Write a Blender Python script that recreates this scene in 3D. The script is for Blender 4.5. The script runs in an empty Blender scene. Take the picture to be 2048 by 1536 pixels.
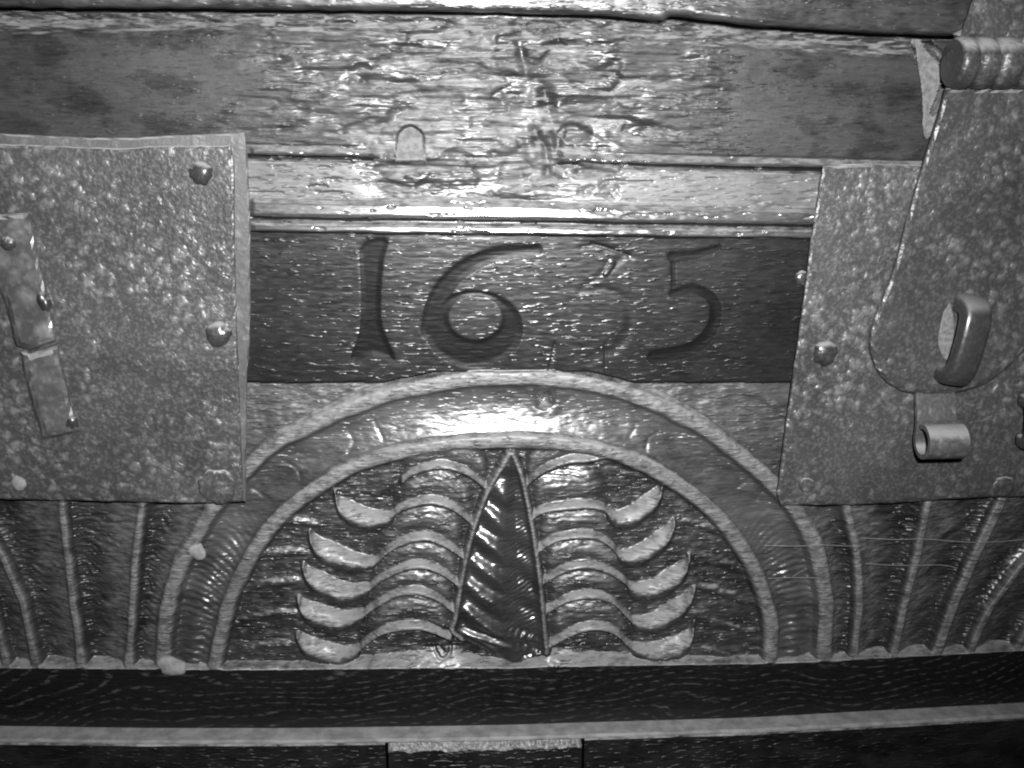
import bpy, bmesh, math, random
import numpy as np
from mathutils import Vector, Matrix
random.seed(4)

# ------------------------------------------------------------------ camera
SC = bpy.context.scene
FPX = 1990.0                       # focal length in pixels of the 2048-wide photograph
DIST = 0.385                       # metres from the lens to the chest front
YAW, PITCH, ROLL = math.radians(3.6), math.radians(15.2), math.radians(0.0)
CAM = np.array([0.0, -DIST, 0.0])
_f = np.array([math.sin(YAW)*math.cos(PITCH), math.cos(YAW)*math.cos(PITCH), -math.sin(PITCH)])
_r = np.cross(_f, [0, 0, 1.0]); _r /= np.linalg.norm(_r)
_u = np.cross(_r, _f)
_r, _u = _r*math.cos(ROLL)+_u*math.sin(ROLL), _u*math.cos(ROLL)-_r*math.sin(ROLL)
cam_d = bpy.data.cameras.new('camera'); cam = bpy.data.objects.new('camera', cam_d)
SC.collection.objects.link(cam); SC.camera = cam
cam_d.sensor_width = 36.0; cam_d.lens = 36.0*FPX/2048.0
cam_d.clip_start = 0.01; cam_d.clip_end = 50
cam.matrix_world = Matrix(((_r[0], _u[0], -_f[0], CAM[0]), (_r[1], _u[1], -_f[1], CAM[1]), (_r[2], _u[2], -_f[2], CAM[2]), (0, 0, 0, 1)))

# ------------------------------------------------------------------ light: one camera flash, a dim room
world = bpy.data.worlds.new('World'); SC.world = world; world.use_nodes = True
bg = world.node_tree.nodes['Background']; bg.inputs[0].default_value = (1, 1, 1, 1); bg.inputs[1].default_value = 0.008
fl = bpy.data.lights.new('flash', 'AREA'); fl.shape = 'RECTANGLE'; fl.size = 0.022; fl.size_y = 0.014
fl.energy = 2.05; fl.color = (1, 1, 1); fl.spread = math.radians(92)
flash = bpy.data.objects.new('flash', fl); SC.collection.objects.link(flash)
flash.location = (0.034, -DIST-0.005, 0.046)
flash.rotation_euler = (Vector((0.010, 0, -0.025))-Vector(flash.location)).to_track_quat('-Z', 'Y').to_euler()
SC.view_settings.view_transform = 'Standard'; SC.view_settings.look = 'None'
SC.view_settings.exposure = 0.0; SC.view_settings.gamma = 1.0
SC.cycles.max_bounces = 5; SC.cycles.filter_width = 2.1

# ------------------------------------------------------------------ plane of the chest front <-> trace of the photograph
def w2p(x, z, h=0.0):
    "point of the chest front (h metres proud of it) -> trace coordinates"
    dx = x-CAM[0]; dy = -h-CAM[1]; dz = z-CAM[2]
    a = dx*_r[0]+dy*_r[1]+dz*_r[2]; b = dx*_u[0]+dy*_u[1]+dz*_u[2]; c = dx*_f[0]+dy*_f[1]+dz*_f[2]
    return 1024+FPX*a/c, 768-FPX*b/c
def p2w(u, v, h=0.0):
    d = _f*FPX+_r*(u-1024)-_u*(v-768)
    t = (-h-CAM[1])/d[1]
    p = CAM+d*t
    return Vector((p[0], p[1], p[2]))
MM = 0.001

# ------------------------------------------------------------------ noise
def _hash(ix, iy, seed):
    n = (ix.astype(np.int64)*374761393+iy.astype(np.int64)*668265263+seed*1442695041) & 0xffffffff
    n = ((n ^ (n >> 13))*1274126177) & 0xffffffff
    n = ((n ^ (n >> 16))*2246822519) & 0xffffffff
    return ((n ^ (n >> 15)) & 0xffffff)/float(0xffffff)
def vn(x, y, seed=0):
    ix = np.floor(x); iy = np.floor(y); fx = x-ix; fy = y-iy
    fx = fx*fx*(3-2*fx); fy = fy*fy*(3-2*fy)
    a = _hash(ix, iy, seed); b = _hash(ix+1, iy, seed); c = _hash(ix, iy+1, seed); d = _hash(ix+1, iy+1, seed)
    return (a*(1-fx)+b*fx)*(1-fy)+(c*(1-fx)+d*fx)*fy
def fbm(x, y, seed=0, o=3):
    s = 0; a = 1.0; t = 0
    for k in range(o):
        s = s+a*vn(x*2**k, y*2**k, seed+k*17); t += a; a *= 0.5
    return s/t
def chips(x, y, seed):
    "broken facets: every cell of a jittered lattice has its own height and tilt; also the gap to the neighbouring cell"
    ix = np.floor(x); iy = np.floor(y); b1 = np.full(x.shape, 9.); cid = np.zeros(x.shape); hh = np.zeros(x.shape)
    for dx in (-1, 0, 1):
        for dy in (-1, 0, 1):
            jx, jy = ix+dx, iy+dy; px = jx+_hash(jx, jy, seed); py = jy+_hash(jx, jy, seed+1)
            d = (x-px)**2+(y-py)**2; m = d < b1
            b1 = np.where(m, d, b1)
            f = _hash(jx, jy, seed+2)+(x-px)*(_hash(jx, jy, seed+3)-.5)*1.4+(y-py)*(_hash(jx, jy, seed+4)-.5)*2.0
            hh = np.where(m, f, hh); cid = np.where(m, _hash(jx, jy, seed+5), cid)
    return hh, cid
def sstep(a, b, x):
    t = np.clip((x-a)/(b-a), 0, 1); return t*t*(3-2*t)
def spline(pts, n=12):
    P = np.array(pts, float); P = np.vstack([2*P[0]-P[1], P, 2*P[-1]-P[-2]]); out = []
    for i in range(1, len(P)-2):
        p0, p1, p2, p3 = P[i-1:i+3]
        for k in range(n):
            t = k/n
            out.append(0.5*((2*p1)+(-p0+p2)*t+(2*p0-5*p1+4*p2-p3)*t*t+(-p0+3*p1-3*p2+p3)*t**3))
    out.append(P[-2]); return np.array(out)
def poly_dist(U, V, pts, pad=None):
    "distance, side (+ left of travel), arc length of the nearest point of a polyline (far points are skipped when pad is given)"
    pts = np.asarray(pts, float)
    if pad is not None:
        m = (U > pts[:, 0].min()-pad) & (U < pts[:, 0].max()+pad) & (V > pts[:, 1].min()-pad) & (V < pts[:, 1].max()+pad)
        D = np.full(U.shape, 1e3); A = np.zeros(U.shape)
        D[m], _, A[m] = poly_dist(U[m], V[m], pts); return D, None, A
    best = np.full(U.shape, 1e9); arc = np.zeros(U.shape); s0 = 0.0
    for (ax, ay), (bx, by) in zip(pts[:-1], pts[1:]):
        ex, ey = bx-ax, by-ay; L2 = ex*ex+ey*ey; L = math.sqrt(L2)
        t = np.clip(((U-ax)*ex+(V-ay)*ey)/L2, 0, 1)
        qx = U-(ax+t*ex); qy = V-(ay+t*ey); d = qx*qx+qy*qy
        m = d < best
        best[m] = d[m]; arc[m] = (s0+t*L)[m]
        s0 += L
    return np.sqrt(best), None, arc
def blur(A, n):
    for _ in range(n):
        A = A.copy(); A[1:-1] = .25*A[:-2]+.5*A[1:-1]+.25*A[2:]; A[:, 1:-1] = .25*A[:, :-2]+.5*A[:, 1:-1]+.25*A[:, 2:]
    return A
def ipt(x, pts):
    P = np.array(pts, float); o = np.argsort(P[:, 0]); return np.interp(x, P[o, 0], P[o, 1])

# ------------------------------------------------------------------ materials
def nodes_of(name):
    m = bpy.data.materials.new(name); m.use_nodes = True
    nt = m.node_tree; nt.nodes.clear()
    out = nt.nodes.new('ShaderNodeOutputMaterial'); b = nt.nodes.new('ShaderNodeBsdfPrincipled')
    nt.links.new(b.outputs[0], out.inputs[0])
    return m, nt, b
class NT:
    def __init__(s, nt): s.nt = nt; s.tc = nt.nodes.new('ShaderNodeTexCoord'); s.geo = nt.nodes.new('ShaderNodeNewGeometry')
    def link(s, a, b): s.nt.links.new(a, b)
    def val(s, sock, v):
        if hasattr(v, 'is_linked') or hasattr(v, 'links'): s.link(v, sock)
        else: sock.default_value = v
    def math(s, op, a, b=0.0, clamp=False):
        n = s.nt.nodes.new('ShaderNodeMath'); n.operation = op; n.use_clamp = clamp
        s.val(n.inputs[0], a); s.val(n.inputs[1], b); return n.outputs[0]
    def mapr(s, x, a, b, c=0.0, d=1.0, smooth=True):
        n = s.nt.nodes.new('ShaderNodeMapRange'); n.interpolation_type = 'SMOOTHSTEP' if smooth else 'LINEAR'
        s.val(n.inputs[0], x)
        for k, v in zip((1, 2, 3, 4), (a, b, c, d)): s.val(n.inputs[k], v)
        return n.outputs[0]
    def noise(s, sc, detail=2.0, rough=0.5, dist=0.0, off=(0, 0, 0), vec=None):
        m = s.nt.nodes.new('ShaderNodeMapping'); s.link(vec or s.tc.outputs['Object'], m.inputs[0])
        m.inputs['Scale'].default_value = sc; m.inputs['Location'].default_value = off
        n = s.nt.nodes.new('ShaderNodeTexNoise'); s.link(m.outputs[0], n.inputs['Vector'])
        n.inputs['Scale'].default_value = 1.0; n.inputs['Detail'].default_value = detail
        n.inputs['Roughness'].default_value = rough; n.inputs['Distortion'].default_value = dist
        return n.outputs[0]
    def voro(s, sc, smooth=0.4, rnd=1.0):
        m = s.nt.nodes.new('ShaderNodeMapping'); s.link(s.tc.outputs['Object'], m.inputs[0]); m.inputs['Scale'].default_value = sc
        n = s.nt.nodes.new('ShaderNodeTexVoronoi'); n.feature = 'SMOOTH_F1'; s.link(m.outputs[0], n.inputs['Vector'])
        n.inputs['Scale'].default_value = 1.0; n.inputs['Smoothness'].default_value = smooth; n.inputs['Randomness'].default_value = rnd
        return n.outputs['Distance']
    def mix(s, f, a, b):
        n = s.nt.nodes.new('ShaderNodeMix'); n.data_type = 'FLOAT'
        s.val(n.inputs[0], f); s.val(n.inputs[2], a); s.val(n.inputs[3], b); return n.outputs[0]
    def grey(s, x):
        n = s.nt.nodes.new('ShaderNodeCombineColor')
        for k in range(3): s.val(n.inputs[k], x)
        return n.outputs[0]
    def nz(s):
        n = s.nt.nodes.new('ShaderNodeSeparateXYZ'); s.link(s.geo.outputs['Normal'], n.inputs[0]); return n.outputs[2]
    def bump(s, h, strength, dist, normal=None):
        n = s.nt.nodes.new('ShaderNodeBump'); s.link(h, n.inputs['Height'])
        n.inputs['Strength'].default_value = strength; n.inputs['Distance'].default_value = dist
        if normal is not None: s.link(normal, n.inputs['Normal'])
        return n.outputs[0]

def wood(name, lo, hi, rough, bump=1.0, dust=0.30, d0=0.22, d1=0.62, film=0.0, figure=0.0, pores=1.0, coat=0.0, stip=0.0, wear_glint=None, spec=0.5, p0=0.54):
    m, nt, b = nodes_of(name); N = NT(nt)
    fib = N.noise((150, 150, 1050), 2.0, 0.6, 0.3)                       # fibres along the board
    pore = N.mapr(N.noise((190, 190, 950), 1.0, 0.5, 0.2, (3, 1, 2)), p0, p0+0.20)
    big = N.noise((14, 14, 45), 2.0, 0.55, 0.4, (7, 0, 3))               # large uneven patches
    col = N.mix(N.mapr(N.math('ADD', N.math('MULTIPLY', fib, 0.55), N.math('MULTIPLY', big, 0.6)), 0.38, 0.78), lo, hi)
    if figure:                                                            # flame figure: warped growth rings
        w = N.noise((9, 9, 20), 2.0, 0.5, 0.0, (2, 5, 1))
        sp = nt.nodes.new('ShaderNodeSeparateXYZ'); N.link(N.tc.outputs['Object'], sp.inputs[0])
        ph = N.math('ADD', N.math('MULTIPLY', sp.outputs[2], 1250.0), N.math('ADD', N.math('MULTIPLY', w, 110.0), N.math('MULTIPLY', sp.outputs[0], -150.0)))
        ring = N.mapr(N.math('SINE', ph), 0.55, 0.95)
        ring = N.math('MULTIPLY', ring, N.mapr(N.noise((230, 230, 900), 2.0, 0.5, 0.0, (1, 9, 1)), 0.44, 0.68))
        col = N.math('ADD', col, N.math('MULTIPLY', ring, figure))
    wr = None
    if wear_glint:                                                              # rubbed, dirty-white high spots; paler flute halves; facet glints painted as colour
        at = nt.nodes.new('ShaderNodeAttribute'); at.attribute_name = 'wear_glint'
        wr = N.math('MULTIPLY', at.outputs['Fac'], N.mapr(N.noise((260, 260, 420), 2.0, 0.6, 0.3, (2, 7, 5)), 0.28, 0.62, 0.45, 1.0))
        col = N.mix(wr, col, N.mix(N.mapr(fib, .3, .7), wear_glint*.55, wear_glint*1.3))
    dst = N.mapr(N.nz(), d0, d1)
    dst = N.math('MULTIPLY', dst, N.mapr(N.noise((130, 130, 330), 3.0, 0.65, 0.3, (5, 5, 5)), 0.32, 0.66, 0.22, 1.0))
    if film:
        dst = N.math('MAXIMUM', dst, N.math('MULTIPLY', N.mapr(N.noise((60, 60, 130), 4.0, 0.65, 0.5, (8, 2, 4)), 0.35, 0.7), film))
    N.link(N.grey(N.mix(dst, col, dust)), b.inputs['Base Color'])
    r = N.mix(N.noise((300, 300, 900), 2.0), rough-0.10, rough+0.12)
    if stip: r = N.math('ADD', r, N.mapr(N.noise((45, 45, 90), 2.0, .6, 0., (6, 3, 1)), .38, .62, 0.26, -.06))
    if wr is not None: r = N.mix(wr, r, 0.55)
    N.link(N.mix(dst, r, 0.85), b.inputs['Roughness'])
    b.inputs['Specular IOR Level'].default_value = spec
    cw = N.mix(dst, coat, 0.0)
    if wr is not None: cw = N.mix(wr, cw, 0.0)
    N.link(cw, b.inputs['Coat Weight'])
    b.inputs['Coat Roughness'].default_value = 0.2
    n = N.bump(fib, 0.45*bump, 0.00022)
    n = N.bump(pore, min(1.0, 0.75*bump*pores), 0.00034*max(1.0, 0.75*bump*pores), n)
    n = N.bump(N.noise((60, 60, 160), 3.0, 0.6, 0.5, (4, 4, 9)), 0.4*bump, 0.0008, n)
    if stip:
        n = N.bump(N.noise((900, 900, 1000), 1.0, 0.5, 0.0, (4, 8, 9)), stip, 0.0003, n)
    N.link(n, b.inputs['Normal'])
    return m

def iron(name, lo, hi, rough, blob=1.0, dust=0.24, metallic=0.0, sc=300, pol=0.0):
    m, nt, b = nodes_of(name); N = NT(nt)
    n1 = N.noise((sc*1.15, sc*1.15, sc*1.15), 2.0, 0.5, 0.5)
    n2 = N.noise((sc*3.0, sc*3.0, sc*3.0), 1.0, 0.5, 0.0, (3, 3, 3))
    big = N.noise((26, 26, 26), 2.0, 0.6, 0.3, (1, 4, 4))
    wv = nt.nodes.new('ShaderNodeVectorMath'); wv.operation = 'MULTIPLY_ADD'                  # irregular blisters
    nc = nt.nodes.new('ShaderNodeTexNoise'); N.link(N.tc.outputs['Object'], nc.inputs['Vector']); nc.inputs['Scale'].default_value = sc*.9; nc.inputs['Detail'].default_value = 1.0
    N.link(nc.outputs['Color'], wv.inputs[0]); wv.inputs[1].default_value = (.005, .005, .005); N.link(N.tc.outputs['Object'], wv.inputs[2])
    vo = nt.nodes.new('ShaderNodeTexVoronoi'); vo.feature = 'F1'; N.link(wv.outputs[0], vo.inputs['Vector']); vo.inputs['Scale'].default_value = sc*.85
    blis = N.math('MULTIPLY', N.mapr(vo.outputs['Distance'], 0.05, 0.66, 1.0, 0.0), N.mapr(N.math('ADD', N.math('MULTIPLY', n1, .5), N.math('MULTIPLY', big, .7)), 0.46, 0.76))
    hgt = N.math('ADD', N.math('MULTIPLY', blis, 0.55), N.math('ADD', N.math('MULTIPLY', n2, 0.22), N.math('MULTIPLY', n1, .3)))
    col = N.mix(N.math('ADD', N.math('MULTIPLY', blis, .8), N.math('MULTIPLY', N.mapr(n2, .45, .75), .25), True), lo, hi)
    col = N.math('MULTIPLY', col, N.mapr(N.noise((17, 17, 17), 3.0, .65, .6, (2, 8, 3)), .34, .66, .72, 1.15))
    dst = N.math('MULTIPLY', N.mapr(N.nz(), 0.3, 0.7), 0.8)
    N.link(N.grey(N.mix(dst, col, dust)), b.inputs['Base Color'])
    N.link(N.mix(dst, N.mix(n2, rough-0.08, rough+0.16), 0.8), b.inputs['Roughness'])
    b.inputs['Metallic'].default_value = metallic
    N.link(N.bump(N.math('ADD', hgt, N.math('MULTIPLY', big, 1.2)), min(1.0, 0.6*blob), 0.0008*max(1.0, .6*blob)), b.inputs['Normal'])
    return m

def plain(name, lo, hi, rough, sc=200, bump=0.3):
    m, nt, b = nodes_of(name); N = NT(nt)
    n = N.noise((sc, sc, sc), 4.0, 0.6)
    N.link(N.grey(N.mix(N.mapr(n, 0.3, 0.7), lo, hi)), b.inputs['Base Color'])
    b.inputs['Roughness'].default_value = rough
    N.link(N.bump(n, bump, 0.0006), b.inputs['Normal'])
    return m

M = dict(
    rail=wood('worn_rail_oak', 0.006, 0.022, 0.38, 0.9, film=0.05, dust=.15, pores=0.7, coat=.05, stip=0.12, wear_glint=.125, spec=.38),
    bead=wood('waxed_bead_oak', 0.02, 0.06, 0.27, 0.4, pores=0.3, coat=0.8, dust=.15, d0=.35, d1=.75),
    strip=wood('dusty_strip_oak', 0.025, 0.065, 0.42, 0.8, film=0.3, dust=.15, coat=.2),
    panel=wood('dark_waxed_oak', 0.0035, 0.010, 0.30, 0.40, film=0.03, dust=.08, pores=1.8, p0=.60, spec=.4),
    numeral=wood('carved_numeral_oak', 0.002, 0.004, 0.40, 0.25, dust=.02, pores=.6, spec=.12),
    blade=wood('glossy_leaf_oak', 0.008, 0.026, 0.26, 0.5, film=0.05, dust=0.14, d0=.55, d1=.95, coat=1.0, pores=.6),
    carved=wood('carved_oak', 0.005, 0.020, 0.31, 0.9, film=0.06, dust=.14, d0=.36, d1=.72, coat=.12, pores=1.5, wear_glint=.125),
    ground=wood('carved_ground_oak', 0.008, 0.03, 0.33, 1.1, film=0.06, dust=.16, d0=.45, d1=.85, coat=.4),
    spandrel=wood('spandrel_oak', 0.012, 0.036, 0.42, 1.1, film=0.10, d0=.4, d1=.85, dust=.16, coat=.2),
    channel=wood('arch_channel_oak', 0.016, 0.05, 0.28, 0.7, film=0.15, coat=0.8, dust=.16, d0=.5, d1=.9),
    band=wood('rubbed_ridge_oak', 0.075, 0.13, 0.55, 0.6, pores=0.6, dust=0.15),
    leaf=wood('leaf_oak', 0.012, 0.04, 0.30, 0.7, film=0.10, dust=0.16, d0=.4, d1=.75, coat=.6),
    lower=wood('dark_lower_oak', 0.003, 0.007, 0.34, 0.6, figure=0.036, pores=0.8),
    base=wood('black_lower_oak', 0.003, 0.009, 0.38, 1.0, film=0.03),
    broken=plain('broken_wood', 0.08, 0.26, 0.35, 600, 1.0),
    lid=wood('lid_oak', 0.008, 0.03, 0.33, 0.9, film=0.10, coat=0.4, dust=.18),
    bare=plain('bare_wood', 0.08, 0.16, 0.7, 420, 0.9),
    iron=iron('pitted_black_iron', 0.036, 0.15, 0.36, 1.6, sc=270),
    iron2=iron('dark_hasp_iron', 0.032, 0.12, 0.36, 1.6, sc=250),
    nail=iron('nail_iron', 0.03, 0.09, 0.26, 0.5, metallic=0.2, sc=420),
    notch=plain('notch_wood', 0.06, 0.11, 0.7, 350, 0.8),
    polished=iron('rubbed_staple_iron', 0.06, 0.13, 0.26, 0.22, metallic=0.6, sc=200),
    ledge=plain('dusty_ledge', 0.13, 0.22, 0.8, 160, .5),
    strap=iron('worn_strap_iron', 0.06, 0.20, 0.32, 1.2, metallic=.1, sc=150),
    lip=iron('dusty_lip_iron', 0.045, 0.12, 0.42, 1.0, sc=260),
    filler=iron('plate_edge_iron', 0.05, 0.11, 0.5, 0.6),
    putty=plain('pale_putty', 0.12, 0.20, 0.9, 300, 0.5),
    silk=plain('cobweb_silk', 0.2, 0.3, 0.8),
    black=plain('dark_gap', 0.004, 0.006, 0.9),
)

# ------------------------------------------------------------------ scene graph helpers
COL = SC.collection
def thing(name, label, cat, loc, group=None):
    o = bpy.data.objects.new(name, None); COL.objects.link(o); o.location = loc; o.empty_display_size = 0.02
    o['label'] = label; o['category'] = cat
    if group: o['group'] = group
    return o
def root_of(o):
    while o.parent: o = o.parent
    return o
def link(name, me, mat, parent=None, label=None, loc=None):
    "mesh vertices are in world coordinates; the thing's Empty stands at its base"
    if mat and not me.materials: me.materials.append(mat)
    o = bpy.data.objects.new(name, me); COL.objects.link(o)
    if parent:
        o.parent = parent
        o.location = -Vector(parent.location) if parent.type == 'EMPTY' else (0, 0, 0)
    if label: o['label'] = label
    return o
def arrays_mesh(name, co, quads, nor=None):
    me = bpy.data.meshes.new(name)
    nv, nq = len(co), len(quads)
    me.vertices.add(nv); me.vertices.foreach_set('co', co.astype(np.float32).ravel())
    me.loops.add(nq*4); me.loops.foreach_set('vertex_index', quads.astype(np.int32).ravel())
    me.polygons.add(nq); me.polygons.foreach_set('loop_start', np.arange(0, nq*4, 4, dtype=np.int32))
    me.update(calc_edges=True)
    if nor is not None:
        a = me.attributes.new('custom_normal', 'FLOAT_VECTOR', 'POINT'); a.data.foreach_set('vector', nor.astype(np.float32).ravel())
    return me
def mesh_from(name, verts, faces, smooth=False):
    me = bpy.data.meshes.new(name); me.from_pydata([tuple(v) for v in verts], [], faces); me.update()
    bm = bmesh.new(); bm.from_mesh(me); bmesh.ops.recalc_face_normals(bm, faces=bm.faces); bm.to_mesh(me); bm.free()
    me.polygons.foreach_set('use_smooth', [smooth]*len(me.polygons)); return me

# ================================================================== THE CHEST FRONT: one carved surface, split into its parts
CHEST = thing('oak_chest', 'dark carved oak chest front with arch, leaf and date 1635', 'chest', p2w(1024, 1500))

xa = p2w(-12, 1460).x; xb = p2w(2060, 1460).x
zt = p2w(1024, 2).z; zb = p2w(1024, 1475).z
STEP = 0.00038
xs = np.concatenate([np.arange(xa-0.20, xa, 0.002), np.arange(xa, xb, STEP), np.arange(xb, xb+0.20, 0.002)])
zs = np.arange(zt, zb, -STEP)
X, Z = np.meshgrid(xs, zs); NZ, NX = X.shape
U, V = w2p(X, Z)

LID_EDGE = [(-400, 8), (0, 12), (350, 14), (700, 18), (1000, 22), (1200, 28), (1325, 38), (1340, 28), (1400, 36), (1500, 47), (1620, 56), (1780, 64), (1900, 70), (1960, 68), (2400, 72)]
LEDGE_TOP = [(-500, 1447), (0, 1452), (300, 1456), (600, 1456), (1000, 1450), (1500, 1435), (2048, 1405), (2500, 1376)]
def lid_edge(u): return np.interp(u, [p[0] for p in LID_EDGE], [p[1] for p in LID_EDGE])+2.5*(vn(np.asarray(u)/37., np.zeros_like(u, dtype=float), 5)-.5)

parts = {}      # id -> (name, parent id or None, material, label)
def P(i, name, parent, mat, label=None): parts[i] = (name, parent, mat, label)
L = np.zeros(U.shape, np.int16)
H = np.zeros(U.shape)

# ---- canonical moulding profile (mm) below the top rail
v1 = 296+0.0246*(U-500); v2 = 402+0.018*(U-500); v3 = 447+0.013*(U-500)
c = np.where(V < v1, V-v1+300, np.where(V < v2, 300+(V-v1)/(v2-v1)*105, np.where(V < v3, 405+(V-v2)/(v3-v2)*45, 450+(V-v3))))
prof = [(0, 0), (290, 0), (294, -.6), (297, 0.2), (305, 2.1), (309, 2.3), (312, 1.2), (314, -1.5), (322, -1.8), (328, -.8), (334, -.5), (395, -.2), (398, 0.2), (402, .5), (405, 1.5), (408, 2.0), (428, 2.62), (431, 2.3), (434, 1.3), (438, -.2),
        (442, -.5), (446, 0), (450, 1.2), (453, 1.5), (461, 1.78), (463, 1.5), (465, .2), (467, -1.6), (2000, -1.6)]
worn = fbm(U/60., V/9., 31, 3)
dent = sstep(.66, .80, fbm(U/46., V/7., 33, 3)); H = np.interp(c+4*(worn-.5)+3*(fbm(U/160., V/60., 35, 2)-.5), [p[0] for p in prof], [p[1] for p in prof])
H = np.where((c > 292) & (c < 466), H*sstep(500, 512, U)+np.minimum(H, .3)*(1-sstep(500, 512, U)), H)
H = H+((c > 398) & (c < 464))*sstep(1060, 1260, U)*(.45*(fbm(U/24., V/6., 37, 3)-.5)-.35*(fbm(U/70., V/20., 38, 2)-.5))
H = H-.8*dent*((c > 292) & (c < 466))
P(1, 'top_rail', None, 'rail', 'hacked and worn upper rail board')
P(2, 'bead', None, 'bead', 'left length of the broken upper bead'); P(3, 'moulding_strip', None, 'strip'); P(4, 'bead', None, 'bead', 'bright worn lower bead'); P(5, 'fillet', None, 'bead')
P(6, 'date_panel', None, 'panel', 'dark sunk panel with the date 1635')
L[:] = np.where(c < 292, 1, np.where(c < 320, 2, np.where(c < 398, 3, np.where(c < 438, 4, np.where(c < 466, 5, 6)))))

L[((U < 440) | (U > 1690)) & (L > 1)] = 1
NT_ = int((V.min(axis=1) < 470).sum())
UF, VF, HF, LF, cF, v1F = U, V, H, L, c, v1
U, V, H, L, c, v1 = UF[:NT_], VF[:NT_], HF[:NT_], LF[:NT_], cF[:NT_], v1F[:NT_]      # only the rows of the rail
# ---- hacked middle of the rail and lost moulding
wu = U+26*(fbm(U/55., V/55., 7, 3)-.5); wv = V+16*(fbm(U/50., V/50., 8, 3)-.5)
cx = (U-1010)/330.; cy = (V-205)/190.
rad = np.sqrt(cx**2+cy**2)+0.9*(fbm(U/85., V/38., 3, 4)-.5)
hack = 1-sstep(0.70, 0.98, rad)
t2 = fbm(U/38., V/22., 23, 3)
splint = fbm(U/75., (V-.012*U)/6.5, 41, 3)
qu = U+.3*(wu-U); qv = V+.3*(wv-V); f1, g1 = chips(wu/95., wv/38., 11); f2, g2 = chips(qu/70., qv/11., 15)
fibre = fbm(U/95., (V-.012*U)/4.4, 45, 2)-.5
low = -3.4+blur(2.2*f1, 4)+blur(1.3*f2*sstep(.3, .6, t2), 3)-1.3*(splint-.5)-1.0*fibre-1.0*(t2-.5)
keep = np.where(c > 397, 0.0, 1-.55*sstep(318, 396, c)); hack = np.maximum(hack, sstep(700, 790, U+60*(t2-.5))*(1-sstep(1090, 1150, U+50*(splint-.5)))*sstep(240, 280, V))
hk = hack*keep
H = H*(1-hk)+hk*np.minimum(low, .4); L[(hk > .45) & ((L == 2) | (L == 3))] = 1
# softer wear to either side
side = sstep(380, 640, U+120*(t2-.5))*(1-sstep(1330, 1520, U))*sstep(-4, -22, V-v1)
f3, g3 = chips(qu/110., qv/13., 19)
H = H+side*(1-hk)*(blur(-1.0*np.clip(f3-.45, 0, 1)-0.55*(f2-.5)*sstep(.35, .6, t2), 3)-.8*(splint-.5)-.7*fibre)
# vertical slot from the top edge
slot = np.exp(-((wu-(1044+0.06*(V-40)))/(13+0.03*np.abs(V-120)))**2*1.3)*(V < 320)
H = H*(1-.6*slot)-1.8*slot*sstep(330, 200, V)
# splits along the fibres and one deep ragged tear
for (a, b, cc, d, w) in ((1088, 180, 1118, 330, 12), (1072, 262, 1100, 350, 8)):
    dd, _, _ = poly_dist(wu, wv, spline([(a, b), ((a+cc)/2+6, (b+d)/2), (cc, d)], 4), 50); H = H-2.4*np.exp(-(dd/w)**2)*(.4+t2)
# notch hole with pale sloping bottom
e = ((U-820)/24.)
nt_ = (np.abs(U-820) < 24+0.10*(V-255)) & (V > 252+14*e*e) & (V < 322)
H = np.where(nt_, -9.5+9.0*((V-250)/72.)**.8, H)
ap = np.exp(-((U-820)/60.)**2-((V-330)/14.)**2); H = H-1.2*ap*(~nt_)
# dark plugged hole to the right, in a smooth hollow
hol = np.exp(-((U-1190)/85.)**2-((V-255)/48.)**2); H = H*(1-.75*hol)-2.2*hol
d = np.sqrt(((U-1152)/30.)**2+((V-266)/19.)**2)+.8*(fbm(U/16., V/12., 61, 3)-.5); H = H-6.5*(1-sstep(.55, 1.1, d))
dg = poly_dist(U+.5*(wu-U), V, spline([(1846, 66), (1868, 98), (1891, 124), (1893, 160), (1884, 190), (1872, 225)], 3), 20)[0]; H = H-9*(1-sstep(2.0, 6.5, dg))
for (a, b, ra, rb) in ((1222, 375, 20, 26), (1172, 383, 18, 14), (1200, 420, 30, 8)):
    d = np.sqrt(((U-a)/ra)**2+((V-b)/rb)**2)+1.3*(fbm(U/16., V/12., 67, 3)-.5); H = H-1.2*(1-sstep(.1, 1.2, d))
P(9, 'bead', None, 'bead', 'right length of the broken upper bead'); L[(L == 2) & (U > 960)] = 9
P(7, 'notch_hole', 1, 'notch', 'pale round-topped notch hole'); L[nt_] = 7
# broken top edge of the rail: dusty chamfer
vt = lid_edge(U)
edge = sstep(52+18*fbm(U/60., V*0, 71, 3), 6, V-vt)*(U < 1830)
H = H-4.4*edge*(0.25+fbm(U/45., V/9., 73, 3))
H = np.where(V < vt+9, -16.0, H)
# bare chip at the right end of the rail
chip_poly = spline([(1828, 64), (1855, 78), (1896, 118), (1900, 165), (1880, 215), (1862, 265), (1848, 270), (1846, 200), (1838, 140), (1828, 64)], 4)
from math import hypot
def inside(U, V, pts):
    r = np.zeros(U.shape, bool)
    for (ax, ay), (bx, by) in zip(pts[:-1], pts[1:]):
        if ay == by: continue
        m = ((ay > V) != (by > V)) & (U < (bx-ax)*(V-ay)/(by-ay)+ax); r ^= m
    return r
ch = inside(U+6*(fbm(U/20., V/20., 77, 2)-.5), V, chip_poly)
H = np.where(ch & (V > vt+9) & (dg > 6), -3.2+2.6*sstep(70, 265, V)-0.03*(U-1846), H); P(8, 'bare_chip', 1, 'bare', 'pale chipped end of the rail'); L[ch] = 8

HF[:NT_] = H; U, V, H, L, c, v1 = UF, VF, HF, LF, cF, v1F

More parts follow.
